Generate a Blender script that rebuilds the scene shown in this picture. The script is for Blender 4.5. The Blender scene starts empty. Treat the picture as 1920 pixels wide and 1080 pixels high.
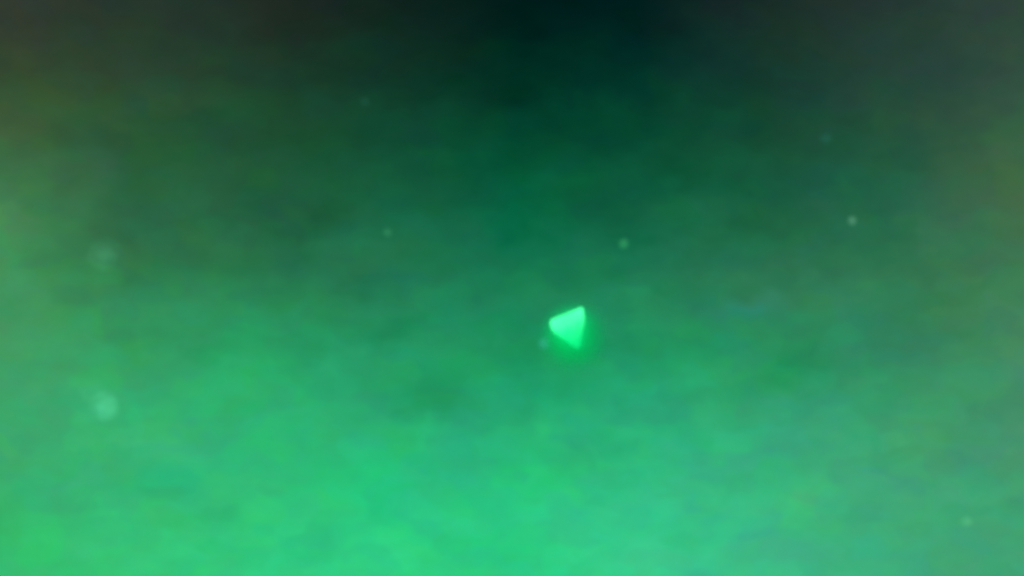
# Night sky seen through an image-intensifier scope: one glowing triangular light, faint stars,
# mottled green airglow.  Angles of the sky are real azimuth / elevation, everything has its own distance.
import bpy, bmesh, math
from mathutils import Vector, noise

S = bpy.context.scene
COL = S.collection

# ------------------------------------------------------------------ camera
PITCH = math.radians(22.0)          # looking up into the sky
HFOV = math.radians(20.0)           # long scope lens
EYE = Vector((0.0, 0.0, 1.7))
cam_d = bpy.data.cameras.new('camera')
cam = bpy.data.objects.new('camera', cam_d)
COL.objects.link(cam)
cam.location = EYE
cam.rotation_euler = (math.radians(90) + PITCH, 0, 0)
cam_d.sensor_width = 36.0
cam_d.angle = HFOV
cam_d.clip_start = 0.1
cam_d.clip_end = 60000.0
cam_d.dof.use_dof = True            # the scope is focused a little short, so the far lights are soft
cam_d.dof.focus_distance = 100.0
cam_d.dof.aperture_fstop = 0.48
S.camera = cam

# ------------------------------------------------------------------ world (night air above the dome)
W = bpy.data.worlds.new('World')
S.world = W
W.use_nodes = True
nt = W.node_tree
bg = nt.nodes['Background']
nish = nt.nodes.new('ShaderNodeTexSky')
nish.sky_type = 'NISHITA'
nish.sun_disc = False
nish.sun_elevation = math.radians(-6)
nish.sun_rotation = math.radians(20)
nt.links.new(nish.outputs[0], bg.inputs[0])
bg.inputs[1].default_value = 0.05

S.view_settings.view_transform = 'Standard'
S.view_settings.look = 'None'
S.view_settings.exposure = 0.0
S.view_settings.gamma = 1.0
S.view_settings.use_curve_mapping = False
S.cycles.use_denoising = True
S.cycles.volume_bounces = 4

# ------------------------------------------------------------------ helpers
F = 960.0 / math.tan(HFOV / 2)      # focal length in photograph pixels
CP, SP = math.cos(PITCH), math.sin(PITCH)

def direction(px, py):
    x, y = (px - 960.0) / F, (540.0 - py) / F
    return Vector((x, CP - y * SP, SP + y * CP)).normalized()

def azel(px, py):
    d = direction(px, py)
    return math.degrees(math.atan2(d.x, d.y)), math.degrees(math.asin(d.z))

def pixel(az, el):
    az, el = math.radians(az), math.radians(el)
    x, y, z = math.sin(az) * math.cos(el), math.cos(az) * math.cos(el), math.sin(el)
    f = y * CP + z * SP
    u = -y * SP + z * CP
    return 960.0 + F * x / f, 540.0 - F * u / f

def lin(c):
    c /= 255.0
    return c / 12.92 if c <= 0.04045 else ((c + 0.055) / 1.055) ** 2.4

def linc(rgb):
    return tuple(lin(v) for v in rgb)

def tag(o, label=None, cat=None, group=None, kind=None):
    if label: o['label'] = label
    if cat: o['category'] = cat
    if group: o['group'] = group
    if kind: o['kind'] = kind
    return o

def new_mat(name):
    m = bpy.data.materials.new(name)
    m.use_nodes = True
    m.node_tree.nodes.clear()
    return m

def link_mesh(name, bm, mat, parent=None, smooth=True):
    me = bpy.data.meshes.new(name)
    bm.to_mesh(me)
    bm.free()
    for p in me.polygons:
        p.use_smooth = smooth
    me.materials.append(mat)
    o = bpy.data.objects.new(name, me)
    COL.objects.link(o)
    if parent:
        o.parent = parent
    return o

class NB:
    """tiny node builder"""
    def __init__(self, tree):
        self.t = tree
    def n(self, typ, **kw):
        nd = self.t.nodes.new(typ)
        for k, v in kw.items():
            setattr(nd, k, v)
        return nd
    def put(self, v, sock):
        if isinstance(v, bpy.types.NodeSocket):
            self.t.links.new(v, sock)
        else:
            sock.default_value = v
    def math(self, op, a, b=0.0, c=None, clamp=False):
        nd = self.n('ShaderNodeMath', operation=op, use_clamp=clamp)
        self.put(a, nd.inputs[0]); self.put(b, nd.inputs[1])
        if c is not None: self.put(c, nd.inputs[2])
        return nd.outputs[0]
    def vec(self, op, a, b=None):
        nd = self.n('ShaderNodeVectorMath', operation=op)
        self.put(a, nd.inputs[0])
        if b is not None: self.put(b, nd.inputs[1])
        return nd.outputs['Value'] if op in ('LENGTH', 'DISTANCE', 'DOT_PRODUCT') else nd.outputs['Vector']
    def maprange(self, v, a, b, c=0.0, d=1.0, kind='SMOOTHSTEP'):
        nd = self.n('ShaderNodeMapRange', interpolation_type=kind)
        self.put(v, nd.inputs['Value'])
        for i, x in zip(('From Min', 'From Max', 'To Min', 'To Max'), (a, b, c, d)):
            nd.inputs[i].default_value = x
        return nd.outputs['Result']
    def mixc(self, f, a, b, blend='MIX'):
        nd = self.n('ShaderNodeMix', data_type='RGBA', blend_type=blend)
        nd.clamp_factor = True
        self.put(f, nd.inputs['Factor']); self.put(a, nd.inputs[6]); self.put(b, nd.inputs[7])
        return nd.outputs[2]
    def xyz(self, x, y, z=0.0):
        nd = self.n('ShaderNodeCombineXYZ')
        self.put(x, nd.inputs[0]); self.put(y, nd.inputs[1]); self.put(z, nd.inputs[2])
        return nd.outputs[0]

# ------------------------------------------------------------------ the sky
# colour of the intensified night sky along nine bearings, from high to low
GX = [0, 240, 480, 720, 960, 1200, 1440, 1680, 1920]
GY = [0, 135, 270, 405, 540, 675, 810, 945, 1080]
GRID = [
 [(48,60,46),(38,55,42),(32,42,36),(16,34,28),(0,26,22),(0,28,25),(26,42,38),(37,57,48),(47,69,57)],
 [(52,74,47),(41,70,47),(32,66,42),(16,56,38),(0,44,30),(2,50,40),(24,58,44),(36,68,54),(49,80,61)],
 [(60,102,60),(42,89,55),(28,82,50),(18,78,50),(4,74,46),(8,76,48),(18,76,50),(34,88,60),(60,98,66)],
 [(68,132,80),(44,105,65),(34,98,62),(25,101,62),(6,104,64),(18,100,64),(28,98,64),(36,105,73),(66,110,74)],
 [(64,148,90),(48,130,76),(40,128,80),(34,124,80),(26,125,80),(32,132,86),(44,124,84),(51,122,82),(62,126,84)],
 [(68,160,98),(50,166,100),(42,166,102),(38,155,98),(28,150,92),(32,156,98),(40,148,96),(48,136,94),(66,138,96)],
 [(62,172,106),(56,180,112),(48,182,116),(42,176,112),(38,178,112),(42,176,118),(54,168,118),(58,160,106),(70,148,104)],
 [(54,178,102),(54,186,112),(46,190,116),(42,200,124),(42,200,126),(52,194,130),(58,182,124),(62,168,114),(66,154,106)],
 [(54,192,102),(56,204,118),(50,212,120),(48,208,130),(44,204,126),(54,206,136),(60,190,130),(62,172,118),(64,160,112)],
]

def grid(px, py):
    px = min(max(px, 0), 1919.99); py = min(max(py, 0), 1079.99)
    i, j = int(px // 240), int(py // 135)
    u, v = px / 240 - i, py / 135 - j
    g = lambda a, b, k: GRID[b][a][k]
    return tuple((g(i, j, k) * (1-u) + g(i+1, j, k) * u) * (1-v) + (g(i, j+1, k) * (1-u) + g(i+1, j+1, k) * u) * v
                 for k in range(3))

EL0, EL1 = 15.6, 28.2
AZS = [i * 2.72 - 10.88 for i in range(9)]
NEL = 11

def sky_material():
    m = new_mat('night_sky_airglow')
    b = NB(m.node_tree)
    geo = b.n('ShaderNodeNewGeometry')
    d = b.vec('NORMALIZE', geo.outputs['Position'])
    # soft wandering of the airglow layers
    def fog(scale, detail, rough, off=0.0, vec=d):
        nd = b.n('ShaderNodeTexNoise')
        nd.inputs['Scale'].default_value = scale
        nd.inputs['Detail'].default_value = detail
        nd.inputs['Roughness'].default_value = rough
        b.put(b.vec('ADD', vec, (off, off * 1.7, off * 0.6)), nd.inputs['Vector'])
        return nd.outputs['Color']
    # flattened clumps: wisps wider than they are high
    flat = b.vec('MULTIPLY', d, (1.0, 1.0, 1.7))
    w1 = b.vec('SUBTRACT', fog(22, 2, 0.5, 3.1, flat), (0.5, 0.5, 0.5))
    w2 = b.vec('SUBTRACT', fog(75, 2, 0.5, 7.7, flat), (0.5, 0.5, 0.5))
    warp = b.vec('ADD', b.vec('MULTIPLY', w1, (0.020,) * 3), b.vec('MULTIPLY', w2, (0.014,) * 3))
    dw = b.vec('NORMALIZE', b.vec('ADD', d, warp))
    sep = b.n('ShaderNodeSeparateXYZ')
    b.put(dw, sep.inputs[0])
    az = b.math('MULTIPLY', b.math('ARCTAN2', sep.outputs[0], sep.outputs[1]), 180 / math.pi)
    el = b.math('MULTIPLY', b.math('ARCSINE', sep.outputs[2]), 180 / math.pi)
    t = b.maprange(el, EL0, EL1, kind='LINEAR')
    cols = []
    def ramp(a):
        cr = b.n('ShaderNodeValToRGB')
        cr.color_ramp.interpolation = 'CARDINAL'
        e = cr.color_ramp.elements
        for k in range(NEL):
            pos = k / (NEL - 1)
            el_k = EL0 + (EL1 - EL0) * pos
            c = linc(grid(*pixel(a, el_k)))
            if k < 2:
                e[k].position = pos if k == 0 else e[k].position
            if k == 0:
                s = e[0]
            elif k == 1:
                s = e[1]; s.position = pos
            else:
                s = e.new(pos)
            s.color = (*c, 1)
        b.put(t, cr.inputs[0])
        return cr.outputs[0]
    col = ramp(AZS[0])
    for i in range(1, 9):
        f = b.maprange(az, AZS[i-1], AZS[i], kind='LINEAR')
        col = b.mixc(f, col, ramp(AZS[i]))
    # behind the viewer the right-hand bearing runs back into the left-hand one
    back = b.maprange(az, 120, 180)
    col = b.mixc(back, col, ramp(AZS[0]))
    # thin patches of cloud and clear air (bearing, size, tint)
    vaz = b.xyz(az, el)
    for (px, py, rx, ry, g) in PATCHES:
        a0, e0 = azel(px, py)
        k = 20.0 / 1920
        q = b.vec('DIVIDE', b.vec('SUBTRACT', vaz, (a0, e0, 0)), (rx * k * 1.08, ry * k, 1))
        ln = b.vec('LENGTH', q)
        f = b.maprange(ln, 1.5, 0.0)
        col = b.mixc(f, col, (*g, 1), 'MULTIPLY')
    # fine mottling, a little stronger in the chroma than in the light
    m1 = fog(60, 3, 0.55, 11.0, flat)
    m2 = fog(190, 2, 0.5, 17.0, flat)
    mm = b.vec('ADD', b.vec('MULTIPLY', b.vec('SUBTRACT', m1, (0.5,)*3), (0.30, 0.18, 0.26)),
                      b.vec('MULTIPLY', b.vec('SUBTRACT', m2, (0.5,)*3), (0.22, 0.07, 0.16)))
    def clumps(scale, amp):
        vo = b.n('ShaderNodeTexVoronoi', feature='SMOOTH_F1', distance='CHEBYCHEV')
        vo.inputs['Scale'].default_value = scale
        vo.inputs['Smoothness'].default_value = 0.35
        b.put(b.vec('ADD', flat, b.vec('MULTIPLY', w2, (0.012,) * 3)), vo.inputs['Vector'])
        return b.vec('MULTIPLY', b.vec('SUBTRACT', vo.outputs['Color'], (0.5,) * 3), amp)
    mm = b.vec('ADD', mm, b.vec('ADD', clumps(85, (0.20, 0.10, 0.17)), b.vec('ADD', clumps(210, (0.06, 0.025, 0.045)), clumps(42, (0.11, 0.11, 0.10)))))
    col = b.vec('MULTIPLY', col, b.vec('ADD', mm, (1.02, 0.985, 1.07)))
    em = b.n('ShaderNodeEmission')
    b.put(col, em.inputs[0])
    em.inputs[1].default_value = 1.0
    out = b.n('ShaderNodeOutputMaterial')
    m.node_tree.links.new(em.outputs[0], out.inputs[0])
    m.cycles.emission_sampling = 'NONE'
    return m

PATCHES = [
 (600, 425, 66, 48, (.8, .82, .8)),
 (1005, 325, 48, 40, (.9, .86, .84)),
 (1250, 310, 38, 24, (.8, .9, .86)),
 (1480, 705, 80, 48, (.6, .93, .82)),
 (805, 740, 85, 45, (.74, .84, .82)),
 (295, 905, 62, 42, (.75, .98, .98)),
 (930, 440, 45, 30, (.5, .94, .9)),
 (850, 155, 35, 25, (.6, .9, .8)),
 (790, 190, 50, 22, (.8, .9, .88)),
 (1895, 960, 40, 28, (.9, .9, .85)),
 (735, 625, 75, 34, (.62, .92, .84)),
 (45, 480, 80, 75, (1.0, 1.06, 1.06)),
 (300, 840, 105, 34, (1.14, 1.03, 1.08)),
 (215, 330, 55, 45, (1.0, 1.04, 1.14)),
 (1395, 575, 75, 32, (1.1, 1.04, 1.35)),
 (1180, 1050, 140, 40, (1.15, 1.04, 1.06)),
 (715, 925, 55, 60, (.8, 1.04, 1.02)),
 (1510, 930, 45, 60, (1.2, 1.05, .9)),
 (1900, 640, 40, 90, (1.15, 1.0, .95)),
 (1570, 390, 60, 25, (1.15, 1.0, 1.08)),
 (1720, 830, 60, 40, (1.1, 1.04, 1.0)),
 (1640, 880, 140, 60, (1.08, 1.02, 1.04)),
]

bm = bmesh.new()
bmesh.ops.create_icosphere(bm, subdivisions=5, radius=14000)
bmesh.ops.reverse_faces(bm, faces=bm.faces)
sky = link_mesh('sky', bm, sky_material())
tag(sky, 'green mottled night sky, nearly black at the top and bright green below', kind='structure')

# ------------------------------------------------------------------ the triangular light
DIST = 1500.0
centre_px = (1066.0, 612.0)
dirc = direction(*centre_px)
root = bpy.data.objects.new('triangular_light', None)
COL.objects.link(root)
root.location = EYE + dirc * DIST
root.rotation_euler = (math.radians(90) + math.asin(dirc.z), 0, -math.atan2(dirc.x, dirc.y))
tag(root, 'bright pale green triangle of light with soft green glow and one blunt corner', 'light')
U = DIST / F                        # metres per photograph pixel out there

def round_poly(corners, n=6):
    """polygon with rounded corners: (x, y, radius)"""
    pts = []
    m = len(corners)
    for i, (x, y, r) in enumerate(corners):
        p = Vector((x, y)); a = Vector(corners[i-1][:2]); c = Vector(corners[(i+1) % m][:2])
        da, dc = (a - p).normalized(), (c - p).normalized()
        half = da.angle(dc) / 2
        t = r / math.tan(half)
        ctr = p + (da + dc).normalized() * (r / math.sin(half))
        s, e = p + da * t - ctr, p + dc * t - ctr
        ang = s.angle_signed(e)
        for k in range(n + 1):
            th = -ang * k / n
            pts.append(ctr + Vector((s.x * math.cos(th) - s.y * math.sin(th), s.x * math.sin(th) + s.y * math.cos(th))))
    return pts

corners_px = [(1093, 575, 4), (1096, 596, 10), (1087, 658, 6), (1069, 646, 8), (1037.5, 622, 8), (1032, 611, 8), (1032, 599.5, 6)]
outline = round_poly([((x - centre_px[0]) * U, (centre_px[1] - y) * U, r * U) for x, y, r in corners_px], 5)

def body_material():
    m = new_mat('glowing_shell')
    b = NB(m.node_tree)
    tc = b.n('ShaderNodeTexCoord')
    sep = b.n('ShaderNodeSeparateXYZ')
    b.put(tc.outputs['Object'], sep.inputs[0])
    nz = b.n('ShaderNodeTexNoise')
    nz.inputs['Scale'].default_value = 0.22
    nz.inputs['Detail'].default_value = 2
    b.put(tc.outputs['Object'], nz.inputs['Vector'])
    h = b.math('ADD', sep.outputs[1], b.math('MULTIPLY', b.math('SUBTRACT', nz.outputs[0], 0.5), 9.0))
    h = b.math('SUBTRACT', h, b.math('MULTIPLY', sep.outputs[0], 0.25))
    cr = b.n('ShaderNodeValToRGB')
    e = cr.color_ramp.elements
    e[0].position, e[1].position = 0.0, 1.0
    e[0].color = (*linc((8, 225, 124)), 1)
    e[1].color = (*linc((72, 250, 158)), 1)
    for pos, c in ((0.22, (22, 250, 148)), (0.45, (50, 255, 156)), (0.65, (74, 255, 162))):
        x = e.new(pos); x.color = (*linc(c), 1)
    b.put(b.maprange(h, -46 * U, 36 * U, kind='LINEAR'), cr.inputs[0])
    em = b.n('ShaderNodeEmission')
    b.put(cr.outputs[0], em.inputs[0])
    em.inputs[1].default_value = 2.05
    out = b.n('ShaderNodeOutputMaterial')
    m.node_tree.links.new(em.outputs[0], out.inputs[0])
    return m

bm = bmesh.new()
cen = sum(outline, Vector((0, 0))) / len(outline)
rings = []
for k, zz in ((0.30, -9.0), (0.80, -5.0), (1.0, -1.2), (1.0, 1.2), (0.80, 5.0), (0.30, 9.0)):
    rings.append([bm.verts.new(((cen + (p - cen) * k).x, (cen + (p - cen) * k).y, zz * U * 2.2)) for p in outline])
n = len(outline)
for r0, r1 in zip(rings, rings[1:]):
    for i in range(n):
        bm.faces.new((r0[i], r0[(i+1) % n], r1[(i+1) % n], r1[i]))
bm.faces.new(rings[0]); bm.faces.new(rings[-1])
bmesh.ops.recalc_face_normals(bm, faces=bm.faces)
body = link_mesh('body', bm, body_material(), root)

# thin mist round the light, lit by it
def mist_material():
    m = new_mat('lit_mist')
    b = NB(m.node_tree)
    tc = b.n('ShaderNodeTexCoord')
    ln = b.vec('LENGTH', tc.outputs['Object'])
    f = b.maprange(ln, MIST_R, MIST_R * 0.12)
    f = b.math('POWER', f, 1.6)
    pv = b.n('ShaderNodeVolumePrincipled')
    pv.inputs['Color'].default_value = (0.06, 1.0, 0.78, 1)
    pv.inputs['Anisotropy'].default_value = 0.0
    b.put(b.math('MULTIPLY', f, MIST_D), pv.inputs['Density'])
    pv.inputs['Emission Strength'].default_value = 0.0
    out = b.n('ShaderNodeOutputMaterial')
    m.node_tree.links.new(pv.outputs[0], out.inputs['Volume'])
    return m

MIST_R = 86 * U
MIST_D = 0.165
bm = bmesh.new()
bmesh.ops.create_icosphere(bm, subdivisions=4, radius=MIST_R)
mist = link_mesh('glow', bm, mist_material(), root)
mist.location = (11 * U, -20 * U, 0)

# ------------------------------------------------------------------ the stars
def star_material(rgb, power):
    m = new_mat('starlight')
    b = NB(m.node_tree)
    lw = b.n('ShaderNodeLayerWeight')
    lw.inputs['Blend'].default_value = 0.5
    f = b.math('POWER', b.math('SUBTRACT', 1.0, lw.outputs['Facing'], clamp=True), power * 2.2)
    em = b.n('ShaderNodeEmission')
    em.inputs[0].default_value = (*rgb, 1)
    b.put(b.math('MULTIPLY', f, 0.5), em.inputs[1])
    tr = b.n('ShaderNodeBsdfTransparent')
    ad = b.n('ShaderNodeAddShader')
    out = b.n('ShaderNodeOutputMaterial')
    m.node_tree.links.new(em.outputs[0], ad.inputs[0])
    m.node_tree.links.new(tr.outputs[0], ad.inputs[1])
    m.node_tree.links.new(ad.outputs[0], out.inputs[0])
    m.cycles.emission_sampling = 'NONE'
    return m

STAR_DIST = 9000.0
# position in the sky, radius, added light, softness, label
STARS = [
 (1598, 413, 10, (.055, .135, .09), 1.0, 'sharpest small pale star in the upper right of the sky'),
 (1169, 457, 11, (.02, .15, .045), 1.0, 'small yellow-green star up and to the right of the bright triangle'),
 (727, 436, 10, (.014, .075, .032), 1.2, 'dim small star in the middle height, left of centre of the sky'),
 (685, 190, 12, (.004, .022, .017), 1.2, 'barely visible star in the dark upper sky left of centre'),
 (1549, 260, 12, (.003, .026, .026), 1.2, 'barely visible bluish star in the dark upper right sky'),
 (197, 762, 30, (.036, .18, .105), 1.3, 'largest and brightest blurred star, round, in the lower left sky'),
 (194, 478, 34, (.014, .08, .038), 1.2, 'wide dim blurred star at the left, above the large bright blurred star'),
 (1813, 977, 12, (.03, .10, .05), 1.2, 'pale star in the lower right corner of the sky'),
 (1020, 643, 13, (.018, .125, .13), 1.0, 'small bluish star just below the left corner of the bright triangle'),
]
for px, py, r, rgb, power, label in STARS:
    bm = bmesh.new()
    bmesh.ops.create_icosphere(bm, subdivisions=3, radius=r * STAR_DIST / F)
    for v in bm.verts:                # a ragged little ball of light
        q = v.co.normalized() * 1.7 + Vector((px, py, r))
        v.co *= 1.0 + 0.32 * noise.noise(q)
    bm.normal_update()
    o = link_mesh('star', bm, star_material(rgb, power))
    o.location = EYE + direction(px, py) * STAR_DIST
    tag(o, label, 'star', 'stars in the night sky')
